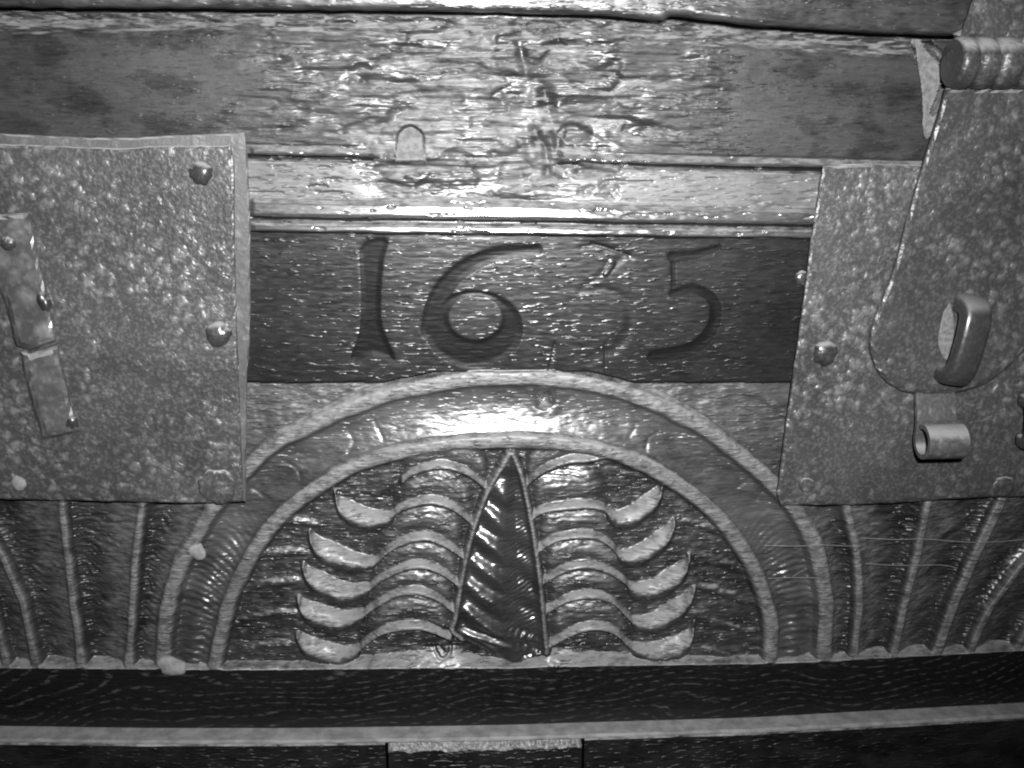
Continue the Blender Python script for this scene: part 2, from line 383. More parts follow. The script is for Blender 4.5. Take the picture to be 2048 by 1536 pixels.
P(15, 'groove', None, 'panel', 'dark groove under the left upper bead'); P(16, 'groove', None, 'panel', 'dark groove under the right upper bead'); P(17, 'groove', None, 'panel', 'dark groove under the bright bead')
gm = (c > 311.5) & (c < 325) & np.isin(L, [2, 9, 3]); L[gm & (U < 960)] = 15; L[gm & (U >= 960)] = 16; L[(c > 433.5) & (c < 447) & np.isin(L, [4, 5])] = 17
# ---- date 1635, cut into the panel
def stroke(pts, w0, w1=None, n=8):
    pts = spline(pts, n); d, _, a = poly_dist(U, V, pts, 50); w1 = w0 if w1 is None else w1
    tot = sum(hypot(*(q-p)) for p, q in zip(pts[:-1], pts[1:])); return d-(w0+(w1-w0)*a/tot)*.5
box = (V > 440) & (V < 770) & (U > 660) & (U < 1480)
num = {}
one = inside(U, V, spline([(716, 500), (735, 480), (775, 478), (766, 520), (760, 600), (765, 660), (790, 722), (745, 712), (700, 722), (718, 660), (720, 580), (716, 500)], 3))
d1_, _, _ = poly_dist(U, V, spline([(716, 500), (735, 480), (775, 478), (766, 520), (760, 600), (765, 660), (790, 722), (745, 712), (700, 722), (718, 660), (720, 580), (716, 500)], 3), 40); num[10] = np.where(one, -d1_, d1_)
e1 = np.sqrt(((U-947)/99.)**2+((V-658)/77.)**2); e2 = np.sqrt(((U-957)/56.)**2+((V-638)/48.)**2)
e2 = np.sqrt(((U-950)/54.)**2+((V-636)/44.)**2); ring = np.maximum((e1-1)*80, (1-e2)*50)
num[11] = np.minimum(ring, stroke([(862, 660), (872, 606), (905, 556), (955, 522), (1010, 506), (1075, 500)], 44, 22))
num[12] = np.minimum.reduce([stroke([(1165, 496), (1205, 492), (1262, 514)], 12, 20), stroke([(1250, 512), (1210, 545), (1160, 584)], 22, 14), stroke([(1160, 584), (1215, 580), (1252, 602), (1262, 645), (1240, 690), (1180, 722)], 16, 26)])
num[13] = np.minimum.reduce([stroke([(1345, 514), (1390, 510), (1440, 494)], 22, 12), stroke([(1347, 512), (1347, 590)], 10), stroke([(1347, 588), (1390, 578), (1428, 602), (1428, 650), (1390, 695), (1310, 716)], 18, 30)])
for k, nm in ((10, 'one'), (11, 'six'), (12, 'three'), (13, 'five')):
    P(k, 'numeral', 6, 'panel' if k == 12 else 'numeral', f'carved numeral {nm} of the date')
    q = (1-sstep(-11, 5, num[k]+2*(worn-.5)))*box; H = H-(0.34 if k < 12 else 0.18)*q
    L[(num[k] < 0.5) & box & (L == 6)] = k
P(14, 'numeral_counter', 6, 'panel', 'raised middle of the numeral six'); L[(e2 < 1) & (L == 6) & box] = 14
# little nail beside the panel and knife marks
for a in ([(1225, 528), (1212, 550)],):
    H = H+0.4*np.exp(-(np.maximum(stroke(a, 8, 3), 0)/3.)**2)*box
for a in ([(1212, 690), (1213, 755)], [(1110, 690), (1098, 750)], [(1185, 488), (1260, 512)]):
    H = H-0.22*np.exp(-(stroke(a, 2)/2.5)**2)*(V > 440)*(V < 770)

# ================================================================== carved frieze
outer = spline([(322, 1345), (326, 1290), (332, 1225), (352, 1150), (390, 1075), (448, 985), (540, 896), (625, 851), (740, 803), (860, 773), (960, 759), (1070, 757), (1170, 768), (1280, 797), (1380, 842), (1450, 887), (1520, 944), (1565, 990), (1602, 1035), (1630, 1085), (1648, 1155), (1655, 1235), (1650, 1340)], 4)
inner = spline([(424, 1350), (440, 1275), (457, 1205), (492, 1128), (548, 1048), (622, 984), (720, 931), (840, 899), (950, 886), (1040, 884), (1130, 889), (1230, 909), (1320, 948), (1400, 1002), (1460, 1062), (1505, 1130), (1530, 1190), (1546, 1260), (1542, 1345)], 4)
vend = np.interp(U, [-400, 0, 430, 1000, 1500, 1650, 1720, 2048, 2500], [1334, 1335, 1338, 1335, 1326, 1322, 1317, 1300, 1280])
fz = (V > 735) & (V < vend+6)
uu, vv = U[fz], V[fz]
do, so, ao = poly_dist(uu, vv, outer); di, si, ai = poly_dist(uu, vv, inner)
inO = inside(uu, vv, np.vstack([outer, [[1650, 1700], [322, 1700], outer[0]]])); inI = inside(uu, vv, np.vstack([inner, [[1542, 1700], [424, 1700], inner[0]]]))
sdo = np.where(inO, do, -do); sdi = np.where(inI, di, -di)
h = H[fz].copy(); lab = L[fz].copy()
fine = fbm(uu/26., vv/3.2, 81, 3)-.5
n2 = fbm(uu/40., vv/40., 83, 3)-.5
wob = 3.0*(fbm(uu/45., vv/45., 85, 3)-.5)
below = (vv > 768+3*n2)
P(20, 'carved_frieze', None, 'spandrel', 'carved frieze with arch and leaf'); P(21, 'arch_channel', 20, 'channel', 'hollow channel of the arch'); P(22, 'arch_band', 20, 'carved', 'outer ridge of the arch'); P(23, 'arch_band', 20, 'carved', 'inner ridge of the arch')
P(27, 'ray_ground', 20, 'carved', 'dark fluted ground between the left rays'); P(28, 'ray_ground', 20, 'carved', 'dark fluted ground between the right rays'); P(24, 'leaf_ground', 20, 'carved', 'tooled ground inside the arch')
# spandrels: cut back below the panel, coming forward towards the arch
sp = -5.0+2.3*sstep(766, 900, vv)+0.9*n2+0.5*fine
m = below & ~inO; h[m] = sp[m]; lab[m] = 20
dl, _, _ = poly_dist(uu, vv, spline([(1470, 775), (1530, 795), (1600, 840)], 4)); m2 = m & (uu > 1400); h[m2] += 1.6*np.exp(-(dl[m2]/13)**2)
# side fans of rays
def xi(pts, v): P_ = np.array(sorted(pts, key=lambda p: p[1]), float); return np.interp(v, P_[:, 1], P_[:, 0])
rays = [[(-150, 1330), (-230, 1100), (-260, 1000)], [(-70, 1330), (-120, 1180), (-180, 1000)], [(10, 1330), (-20, 1200), (-90, 1000)], [(70, 1328), (42, 1205), (0, 1110), (-60, 1000)], [(160, 1328), (143, 1200), (130, 1090), (120, 990)], [(255, 1330), (264, 1200), (272, 1090), (284, 990)],
        [(1708, 1320), (1722, 1220), (1718, 1120), (1692, 1000)], [(1788, 1315), (1815, 1200), (1840, 1100), (1862, 990)], [(1874, 1312), (1915, 1200), (1965, 1090), (2014, 990)], [(1942, 1306), (1982, 1220), (2045, 1135), (2150, 1030)], [(2036, 1300), (2080, 1230), (2180, 1120), (2250, 1050)], [(2120, 1295), (2200, 1200), (2300, 1100)]]
fanm = below & ~inO & (vv > 960); fanw = np.zeros(uu.shape)
R = [xi(r, vv) for r in rays]
for left in (True, False):
    idx = range(0, 6) if left else range(6, 12)
    mm = fanm & ((uu < 1000) if left else (uu > 1000))
    oc = (uu+do) if left else (uu-do)          # the outer arch is the last neighbour of the fan
    cols = [R[i] for i in idx]
    cols = cols+[oc] if left else [oc]+cols
    hh = np.full(uu.shape, -4.0)
    for a_, b_ in zip(cols[:-1], cols[1:]):
        w = np.maximum(b_-a_, 8); t = (uu-a_)/w; k = mm & (t >= 0) & (t < 1)
        tt = np.clip(t, 0, 1); asym = tt**(0.75 if left else 1.35)
        g = -0.9-4.6*np.minimum(1, w/90.)*np.sin(np.pi*asym)**0.8
        chat = 0.26*np.sin(2*np.pi*(vv+(26 if left else -26)*np.abs(tt-.5)*2+9*np.sin(tt*5)+46*n2)/11.5)*np.sin(np.pi*tt)*(0.4+1.2*np.clip(fbm(uu/30., vv/60., 91, 2)-.2, 0, 1))
        hh[k] = (g+chat)[k]; hat = fbm((uu+.5*vv)/40., (vv+(-.5 if left else .5)*uu)/6., 161, 2)-.5; tw_ = tt if left else 1-tt; fanw[k] = (sstep(.32, .75, tw_+.55*hat)*.62)[k]  # one half of each flute is coloured paler
    h[mm] = hh[mm]+0.5*fine[mm]
    lab[mm] = 27 if left else 28
    for j, i in enumerate(idx):
        P(30+i, 'ray', 20, 'carved')
        wr = (7.5 if i not in (8,) else 10)*(0.8+.3*fbm(uu/20., vv/50., 95+i, 2))+2.2*sstep(1290, 1330, vv)
        q = np.abs(uu-R[i]+wob)/wr; k = mm & (q < 1.9)
        h[k] = np.maximum(h[k], (-0.5-3.6*np.clip(q-0.75, 0, None)**1.3)[k]); lab[mm & (q < 1.0)] = 30+i
# channel between the two ribs
t = np.clip(sdo/np.maximum(sdo-sdi, 1e-3), 0, 1)
mch = inO & ~inI
crown = np.exp(-((uu-1000)/380.)**2)
tq = t**0.72
g = -0.9-4.6*np.sin(np.pi*tq)**0.9
foot = 1-sstep(1000, 1150, vv)
g = g+(1-foot)*(2.6*np.exp(-((t-.52)/.2)**2))                     # the feet are filled with a tooled roll
g = g+(1-foot)*0.33*np.sin(2*np.pi*(ao+95*(t-.5)**2*np.where(uu < 1000, -1, 1)*-1+10*n2)/15.)*np.sin(np.pi*t)
g = g+(.10+.6*(1-crown))*n2*1.6+(.20+.4*(1-crown))*fine
h[mch] = g[mch]; lab[mch] = 21
# curved stop cuts in the channel
for pts in ([(735, 835), (752, 860), (765, 885)], [(1262, 880), (1275, 860), (1272, 838)], [(1295, 905), (1300, 885), (1320, 872)], [(1480, 985), (1500, 970), (1512, 950)], [(690, 865), (705, 890), (695, 912)], [(560, 930), (590, 945), (600, 965)], [(1520, 1010), (1535, 990), (1560, 985)], [(500, 985), (540, 1010)]):
    d, _, _ = poly_dist(uu, vv, spline(pts, 5), 25); h = h-0.30*np.exp(-(d/3.5)**2)*mch
d = np.hypot((uu-1092)/20., (vv-805)/19.); h = np.where(mch, h-4.5*(1-sstep(.35, 1.1, d+.9*(fbm(uu/11., vv/9., 99, 3)-.5)))+.35*np.exp(-((d-1.45)/.4)**2), h)

# inside: tooled ground
gr = -4.6+0.5*n2+0.45*fine
wave = np.sin(2*np.pi*(vv+20*np.sin((uu-470)/62.)+8*n2)/62.)
gr = gr+1.5*np.clip(wave, 0, 1)**3*np.exp(-(np.minimum(np.abs(uu-545), np.abs(uu-1440))/75.)**2)
tool = fbm(uu/9., vv/4.2, 103, 2)-.5
gr = gr+0.55*tool
h[inI] = gr[inI]; lab[inI] = 24

wf = np.ones(uu.shape)
# leaf lobes: overlapping shelves, each ending in an upturned tip
LL = [[(800, 972), (822, 955), (850, 945), (890, 940), (940, 957), (978, 987)],
      [(668, 985), (672, 1012), (685, 1032), (725, 1053), (772, 1047), (795, 1028), (830, 1014), (870, 1011), (910, 1025), (950, 1058)],
      [(615, 1066), (622, 1094), (645, 1118), (700, 1136), (748, 1132), (775, 1108), (810, 1090), (850, 1083), (890, 1096), (932, 1124)],
      [(602, 1134), (612, 1163), (640, 1186), (690, 1200), (735, 1186), (760, 1166), (800, 1146), (840, 1139), (880, 1150), (922, 1180)],
      [(592, 1203), (605, 1232), (635, 1250), (680, 1256), (722, 1240), (745, 1222), (790, 1197), (830, 1191), (870, 1202), (912, 1232)],
      [(590, 1276), (606, 1304), (640, 1322), (680, 1325), (710, 1312), (735, 1290), (770, 1270), (810, 1263), (850, 1264), (905, 1285)]]
RR = [[(1052, 978), (1075, 957), (1100, 943), (1140, 930), (1180, 926), (1215, 918)],
      [(1062, 1042), (1090, 1028), (1140, 1021), (1185, 1019), (1212, 1026), (1235, 1048), (1268, 1046), (1302, 1024), (1322, 1000), (1329, 968)],
      [(1076, 1108), (1110, 1087), (1160, 1079), (1200, 1083), (1228, 1102), (1250, 1124), (1292, 1120), (1330, 1094), (1348, 1068), (1354, 1042)],
      [(1088, 1172), (1130, 1147), (1180, 1139), (1220, 1150), (1250, 1170), (1272, 1190), (1312, 1192), (1352, 1172), (1374, 1148), (1384, 1115)],
      [(1094, 1230), (1140, 1206), (1190, 1200), (1228, 1211), (1250, 1232), (1278, 1256), (1322, 1256), (1362, 1234), (1382, 1210), (1394, 1180)],
      [(1098, 1300), (1150, 1272), (1200, 1263), (1236, 1275), (1262, 1300), (1305, 1320), (1350, 1316), (1376, 1300), (1388, 1280), (1393, 1250)]]
def ridge(pts, u):
    s = spline(pts, 8); x = np.maximum.accumulate(s[:, 0]+np.arange(len(s))*1e-4); return np.interp(u, x, s[:, 1])
for sidei, fam in enumerate((LL, RR)):
    prev = None
    for i, pts in enumerate(fam):
        y = ridge(pts, uu); x0, x1 = pts[0][0], pts[-1][0]
        if sidei == 0: a = (uu-x0)/(x1-x0); tipx = 0.42 if i else 0.0
        else: a = (x1-uu)/(x1-x0); tipx = 0.42 if i else 0.0
        if sidei == 0 and i == 5: tipx = .40
        tw = np.where(a < tipx, np.interp(a/max(tipx, .01), [0, .04, .12, .3, .5, .7, .9, 1], [2, 17, 27, 34, 31, 24, 15, 11]), 0) if i else 0*uu
        sw = np.clip((a-tipx)/(1-tipx+1e-6), 0, 1); bw = 11+7*np.sin(np.pi*sw)
        w = np.maximum(tw, np.where(a >= tipx-.10, bw*np.clip((a-tipx+.10)/.12, .7, 1), 0))+1e-3
        D = np.full(uu.shape, 68.0) if prev is None else np.clip(y-prev, 30, 78)
        dd = y-vv+wob*.6; tipm = a < tipx; k = inI & (a >= 0) & (a <= 1.0) & (dd > np.where(tipm, -22, -5)) & (dd < np.where(a < tipx, w, D))
        s = np.clip(1-dd/w, 0, 1)
        top = -0.7-0.5*(i == 0)
        shelf = -4.4+(top+4.4)*(1-(1-s)**1.6)
        tipm = a < tipx
        fade = sstep(tipx-.02, tipx+.16, a)*sstep(1.0, .93, a)
        roll = -4.6+fade*2.3*np.sin(np.pi*np.clip((dd-w*.4)/np.maximum(D-w*.4, 5), 0, 1))+(.10+.5*np.clip(fbm(uu/40., vv/7., 141, 2)-.5, 0, 1))*np.sin(2*np.pi*(dd+22*n2)/11.)*sstep(0, 12, dd)+.5*fine+.35*tool
        hv = np.where(tipm, shelf, np.maximum(shelf, roll))
        hv = np.where(dd < 0, np.where(tipm, top-3.6*(-dd/20.)+.9*tool, top-2.6*(-np.minimum(dd, 0)/5.)**1.4), hv)+.15*fine+np.where(tipm, .35*tool*sstep(20, 2, dd), 0)
        hv = np.where(~tipm & (dd > w), np.maximum(hv, h*(1-fade)+hv*fade), hv); kk = k & (hv > h-0.2); h[kk] = hv[kk]
        pid = 50+sidei*20+i; qid = 60+sidei*20+i
        P(pid, 'leaf_lobe', 20, 'carved'); lab[kk & ~tipm] = pid
        if i: P(qid, 'leaf_tip', 20, 'carved'); lab[kk & tipm & (dd > -14)] = qid; mk = kk & tipm; wf[mk] = (sstep(-8, 9, dd+16*tool)*sstep(0, .10, a/max(tipx, .01)+.1*tool))[mk]
        prev = y

# central leaf: sunk between two thin rims, fluted on its left half
xl = xi([(1022, 900), (998, 945), (975, 987), (948, 1058), (926, 1150), (912, 1235), (904, 1265), (955, 1300), (1005, 1328)], vv)
xl = np.where(vv < 1265, xl, np.interp(vv, [1265, 1290, 1318, 1334], [904, 936, 988, 1040]))
xr = xi([(1022, 900), (1042, 950), (1060, 1030), (1076, 1130), (1086, 1220), (1094, 1312)], vv)
xr = np.where(vv < 1312, xr, 1094-(vv-1312)*3)
wl = xr-xl; t = (uu-xl)/np.maximum(wl, 1)
k = inI & (vv > 903) & (vv < 1330) & (t >= 0) & (t <= 1) & (wl > 2)
dep = np.minimum(1, wl/90.)
hv = -0.6+dep*np.interp(t, [0, .03, .08, .25, .42, .52, .72, .92, 1], [0, -2.0, -2.5, -1.2, -.4, -.5, -3.3, -2.9, 0])
ph = 2*np.pi*(vv-0.58*(uu-xl)-30+6*n2)/49.
fl_ = (1-sstep(.48, .70, t))
flut = np.sin(ph)
hv = hv+1.25*dep*flut*fl_*sstep(0.0, .12, t)*sstep(1310, 1270, vv)+(1-fl_)*0.3*np.sin(2*np.pi*(vv+.5*(uu-xl)+12*n2)/9.)*sstep(1, .9, t)+.4*(1-fl_)*np.sin(ph+.6)*sstep(1, .85, t)
P(90, 'leaf_blade', 20, 'blade', 'pointed central leaf blade with slanting flutes'); h[k] = hv[k]+.2*fine[k]; lab[k] = 90
for pid, pl in ((91, [(1022, 900), (998, 945), (975, 987), (948, 1058), (926, 1150), (912, 1235), (905, 1264), (925, 1282)]), (92, [(1022, 900), (1042, 950), (1060, 1030), (1076, 1130), (1086, 1220), (1094, 1310)])):
    P(pid, 'leaf_rim', 20, 'carved'); q, _, _ = poly_dist(uu+wob*.5, vv, spline(pl, 4), 15); q = q/4.6; kk = inI & (vv > 905) & (q < 1.5)
    h[kk] = np.maximum(h[kk], (-0.35-2.5*np.clip(q-.6, 0, None))[kk]); lab[kk & (q < .9)] = pid
# ribs of the arch
for pid, sd, hw, seed in ((22, sdo, 14, 111), (23, sdi, 13, 113)):
    q = np.abs(sd+wob)/(hw*(0.85+.3*fbm(uu/40., vv/40., seed, 2))); k = (q < 1.8) & (vv > 745)
    rr = -0.3-0.5*q**2-4.5*np.clip(q-.85, 0, None)**1.2
    h[k] = np.maximum(np.where(lab[k] == 6, -9, h[k]), rr[k]); lab[(q < 1.12) & (vv > 745)] = pid
# bottom shelf of the frieze
vs = np.interp(uu, [-400, 0, 325, 430, 600, 690, 800, 880, 905, 960, 1010, 1060, 1080, 1098, 1200, 1390, 1545, 1650, 1720, 2048, 2500], [1322, 1324, 1330, 1335, 1335, 1325, 1314, 1304, 1302, 1322, 1331, 1330, 1318, 1306, 1314, 1324, 1322, 1318, 1309, 1292, 1272])
ve = vend[fz]; t = np.clip((vv-vs)/np.maximum(ve-vs, 3), 0, 1)
P(25, 'shelf', 20, 'carved', 'dusty shelf along the foot of the carving')
sh = -4.4+4.2*t**1.1+.3*fine; k = (vv > vs) & (vv < ve) & (sh > h-.3); h[k] = sh[k]; lab[k] = 25
k = vv >= ve; h[k] = 0; lab[k] = 26
# knot by the leaf foot, small dents
d, _, _ = poly_dist(uu, vv, spline([(872, 1272), (868, 1300), (880, 1322), (898, 1316), (900, 1298), (886, 1290), (878, 1302), (886, 1310)], 5), 20); h = h-0.5*np.exp(-(d/3.)**2)
H[fz] = h; L[fz] = lab; WF = np.ones(U.shape); WF[fz] = wf; FANW = np.zeros(U.shape); FANW[fz] = fanw*.72
P(26, 'lower_rail', None, 'lower', 'black smooth rail below the carving')
k = V >= vend; L[k] = 26; H[k] = 0.12*(fbm(U/90., V/12., 121, 3)-.5)[k]
zone = ((L >= 20) & (L != 26)).astype(float); zone = blur(zone, 2); H = H*(1-zone)+blur(H, 2)*zone
hk_ = np.clip((hk+side)*1.2, 0, 1)*(V[:NT_] > vt+16); H[:NT_] = H[:NT_]*(1-hk_)+blur(H[:NT_], 1)*hk_
ridges = WF*np.isin(L, [22, 23, 91, 92]+list(range(30, 42))+list(range(61, 66))+list(range(81, 86))).astype(float)
lobeedge = np.isin(L, list(range(50, 56))+list(range(70, 76)))*sstep(-1.9, -1.0, H)
rollw = np.isin(L, list(range(50, 56))+list(range(70, 76)))*sstep(-4.3, -2.4, H)*(.12+.45*sstep(.42, .68, fbm(U/55., V/4.5, 171, 2)))
grw = (L == 24)*.30*sstep(.55, .75, fbm(U/22., V/4.2, 173, 2))
FANW = np.maximum(FANW, np.maximum(rollw, grw))
WEAR_GLINT = np.clip(blur(np.maximum(np.maximum(ridges, .85*lobeedge), FANW), 3)*1.15, 0, 1)
WEAR_GLINT[:NT_] = np.maximum(WEAR_GLINT[:NT_], np.clip(hk*(.75*g1*g1+.55*g2*sstep(.4, .7, g1+.3*t2)-.1)+.45*side*(g3-.55)*sstep(.4, .65, splint), 0, .9)*(L[:NT_] == 1))  # rail: pale fresh breaks, and facet glints painted as random facet tones
WEAR_GLINT = np.clip(WEAR_GLINT-.35*sstep(.5, .75, fbm(U/34., V/24., 151, 4))*WEAR_GLINT, 0, 1)
# general fine unevenness
H = H+0.10*(fbm(U/30., V/4., 131, 2)-.5)+0.25*(fbm(U/120., V/70., 133, 2)-.5)
H = H+zone*0.22*(fbm(U/16., V/5., 135, 2)-.5)
H *= MM

# normals of the whole surface
Y = -H
gx = np.gradient(Y, axis=1)/np.gradient(X, axis=1); gz = np.gradient(Y, axis=0)/np.gradient(Z, axis=0)
NV = np.stack([gx, -np.ones_like(gx), gz], -1); NV /= np.linalg.norm(NV, axis=-1, keepdims=True)
WEAR_GLINT = WEAR_GLINT.reshape(-1); CO = np.stack([X, Y, Z], -1).reshape(-1, 3); NV = NV.reshape(-1, 3)
idx = np.arange(NZ*NX).reshape(NZ, NX)
Q = np.stack([idx[:-1, :-1], idx[1:, :-1], idx[1:, 1:], idx[:-1, 1:]], -1).reshape(-1, 4)
FL = L[:-1, :-1].reshape(-1); fu = U[:-1, :-1].reshape(-1); fv = V[:-1, :-1].reshape(-1)
hid = ((fu < 430) & (fu > -300) & (fv > 330) & (fv < 950)) | ((fu > 1700) & (fu < 2370) & (fv > 400) & (fv < 940))
def piece_mesh(name, q):
    used, inv = np.unique(q, return_inverse=True); q2 = inv.reshape(-1, 4)
    co = CO[used]; no = NV[used]; n = len(used)
    e = np.concatenate([q2[:, [0, 1]], q2[:, [1, 2]], q2[:, [2, 3]], q2[:, [3, 0]]])
    key = np.minimum(e[:, 0], e[:, 1])*np.int64(n)+np.maximum(e[:, 0], e[:, 1])
    _, first, cnt = np.unique(key, return_index=True, return_counts=True)
    be = e[first[cnt == 1]]                                    # outline: give the piece its thickness into the board
    bv, binv = np.unique(be, return_inverse=True); binv = binv.reshape(-1, 2)
    back = co[bv].copy(); back[:, 1] = np.maximum(back[:, 1]+0.004, 0.012)
    sk = np.stack([be[:, 1], be[:, 0], n+binv[:, 0], n+binv[:, 1]], -1)
    me = arrays_mesh(name, np.vstack([co, back]), np.vstack([q2, sk]), np.vstack([no, no[bv]]))
    a = me.attributes.new('wear_glint', 'FLOAT', 'POINT'); w = WEAR_GLINT[used]; a.data.foreach_set('value', np.concatenate([w, w[bv]]).astype(np.float32))
    return me
objs = {}
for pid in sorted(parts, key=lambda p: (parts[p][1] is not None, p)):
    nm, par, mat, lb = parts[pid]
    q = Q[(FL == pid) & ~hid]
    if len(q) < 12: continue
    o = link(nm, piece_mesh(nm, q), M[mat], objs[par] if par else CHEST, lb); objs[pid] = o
FRIEZE = objs[20]

# ---- lid board above, with an eaten lower edge
def strip_mesh(name, us, rows, hfun):
    "rows: list of (v(u), h mm) lines from top to bottom"
    V_, F_ = [], []
    for (vf, hf) in rows:
        for u in us:
            V_.append(p2w(u, float(vf(u)), float(hf(u))*MM))
    n = len(us)
    for r in range(len(rows)-1):
        for k in range(n-1): F_.append((r*n+k, (r+1)*n+k, (r+1)*n+k+1, r*n+k+1))
    return mesh_from(name, V_, F_, True)
us = np.concatenate([np.arange(-1000, -30, 30.0), np.arange(-30, 2080, 6.0), np.arange(2080, 3100, 30.0)])
def le(u): return float(lid_edge(np.array([u]))[0])
def rg(u, a, s, sc=30.): return a*(float(fbm(np.array([u/sc]), np.array([s*1.7]), s, 3)[0])-.5)
def chipf(u): return 1.0*math.exp(-((u-1480)/95.)**2)+.7*math.exp(-((u-1000)/60.)**2)*0
rows = [(lambda u: -150, lambda u: 2.5), (lambda u: -60, lambda u: 2.5+rg(u, .6, 3, 90)), (lambda u: le(u)-34+rg(u, 6, 4), lambda u: 2.4+rg(u, .5, 5)),
        (lambda u: le(u)-24-6*chipf(u), lambda u: 2.2+rg(u, .8, 6)), (lambda u: le(u)-14+rg(u, 5, 7), lambda u: 2.0+1.8*chipf(u)+rg(u, 1.2, 8)), (lambda u: le(u)-6+rg(u, 3, 9), lambda u: 2.0+1.8*chipf(u)+rg(u, 1.0, 10)),
        (lambda u: le(u)-1.5, lambda u: 1.4), (lambda u: le(u), lambda u: .5), (lambda u: le(u)+2, lambda u: -3), (lambda u: le(u)+4, lambda u: -16)]
link('lid', strip_mesh('lid', us, rows, None), M['lid'], CHEST, 'rough lower edge of the lid board')

# ---- lower framing: ledge, two panels and the block between
def lt(u): return float(np.interp(u, [p[0] for p in LEDGE_TOP], [p[1] for p in LEDGE_TOP]))
def ledge_z(u): return p2w(u, lt(u), 0).z
def lower_piece(name, u0, u1, rows, mat, label, n=None):
    us = np.linspace(u0, u1, n or max(4, int((u1-u0)/7)))
    V_, F_ = [], []
    for (hf, dz) in rows:
        for u in us:
            p = p2w(u, lt(u), 0); V_.append((p.x, -float(hf(u))*MM, p.z+float(dz(u))*MM))
    k = len(us)
    for r in range(len(rows)-1):
        for j in range(k-1): F_.append((r*k+j, (r+1)*k+j, (r+1)*k+j+1, r*k+j+1))
    for j0 in (0, k-1): F_.append(tuple(r*k+j0 for r in range(len(rows))))
    return link(name, mesh_from(name, V_, F_, False), mat, CHEST, label)
Cn = lambda c: (lambda u: c)
lower_piece('ledge', -1000, 3100, [(Cn(-6), Cn(0.0)), (Cn(0), Cn(0)), (Cn(3), lambda u: -.05+rg(u, .25, 24, 30)), (Cn(6), lambda u: -.1+rg(u, .35, 25, 24)), (lambda u: 8.3+rg(u, 1.3, 21, 26), lambda u: -.2+rg(u, .5, 26, 18)), (lambda u: 9.2+rg(u, 1.1, 22, 26), Cn(-.9)), (Cn(9.2), Cn(-1.6)), (Cn(2), Cn(-1.7))], M['ledge'], 'narrow dusty ledge along the bottom')
face = lambda s: [(lambda u: 4, Cn(-1.72)), (lambda u: 8.8+rg(u, .4, s, 40), Cn(-1.75)), (lambda u: 9.2+rg(u, .4, s+1, 40), Cn(-2.6)), (lambda u: 9.0+rg(u, .4, s+2, 50), Cn(-10)), (Cn(9.0), Cn(-45)), (Cn(-6), Cn(-45))]
lower_piece('lower_panel', -1000, 772, face(31), M['base'], 'black board left of the block')
lower_piece('lower_panel', 1164, 3100, face(41), M['base'], 'black board right of the block')
def bt(u): return 1-.35*abs(rg(u, 2, 55, 25))
lower_piece('muntin', 778, 1159, [(Cn(3), Cn(-1.72)), (lambda u: 6.2+rg(u, 1.2, 51, 16), Cn(-1.8)), (lambda u: 7.0+rg(u, 1.6, 52, 14), lambda u: -3.4+rg(u, 1.0, 53, 20)), (lambda u: 8.3+rg(u, 1.2, 54, 16), lambda u: -6.0+rg(u, 1.2, 57, 26)), (lambda u: 8.4+rg(u, .5, 56, 30), lambda u: -6.8+rg(u, 1.2, 57, 26)), (Cn(8.5), Cn(-45)), (Cn(-6), Cn(-45))], M['base'], 'short upright block with a broken top edge', 90)
# broken pale edge of the block
lower_piece('splintered_edge', 781, 1156, [(lambda u: 5.6+rg(u, 1.2, 51, 16), Cn(-1.74)), (lambda u: 6.9+rg(u, 2.6, 52, 9), lambda u: -2.2+rg(u, 1.2, 61, 9)), (lambda u: 7.7+rg(u, 3.0, 62, 8), lambda u: -3.2+rg(u, 1.4, 65, 9)), (lambda u: 8.5+rg(u, 3.0, 66, 8), lambda u: -4.3+rg(u, 1.4, 63, 9)), (lambda u: 9.1+rg(u, 2.4, 67, 9), lambda u: -5.3+rg(u, 1.6, 68, 12)), (lambda u: 9.3+rg(u, 1.6, 64, 14), lambda u: -6.3+rg(u, 2.2, 57, 20)), (Cn(7), lambda u: -6.7+rg(u, 2.2, 57, 20))], M['broken'], 'pale splintered top edge of the block', 150)
# carcass behind everything
a, b_ = p2w(-960, 1600, 0), p2w(3060, -160, 0)
V_ = [(x, y, z) for x in (a.x, b_.x) for y in (0.018, 0.30) for z in (a.z-.03, b_.z)]
link('carcass', mesh_from('carcass', V_, [(0, 1, 3, 2), (4, 6, 7, 5), (0, 4, 5, 1), (2, 3, 7, 6), (0, 2, 6, 4), (1, 5, 7, 3)]), M['black'], CHEST)

# ---- putty lumps stuck in the carving
def lump(name, u, v, hmm, ru, rv, rh, seed, parent, mat, label):
    bm = bmesh.new(); bmesh.ops.create_icosphere(bm, subdivisions=4, radius=1)
    c0 = p2w(u, v, hmm*MM); sx = (p2w(u+ru, v)-p2w(u, v)).x; sz = (p2w(u, v-rv)-p2w(u, v)).z; rnd = random.Random(seed); ph = [rnd.uniform(0, 6) for _ in range(6)]
    for w in bm.verts:
        p = w.co.copy(); k = 1+.12*math.sin(2.5*p.x+ph[0]+2*p.z)+.07*math.sin(4*p.z+ph[1]-3*p.x)+.02*math.sin(9*p.x+ph[2])
        w.co = c0+Vector((p.x*sx*k, p.y*rh*MM*k, p.z*sz*k))
    me = bpy.data.meshes.new(name); bm.to_mesh(me); bm.free(); me.polygons.foreach_set('use_smooth', [True]*len(me.polygons))
    return link(name, me, mat, parent, label)
lump('putty_lump', 345, 1333, -0.5, 31, 19, 2.2, 3, FRIEZE, M['putty'], 'pale lump of putty at the foot of the arch')
lump('putty_lump', 393, 1101, -2.0, 18, 19, 2.0, 8, FRIEZE, M['putty'], 'round pale dab of putty on the arch')

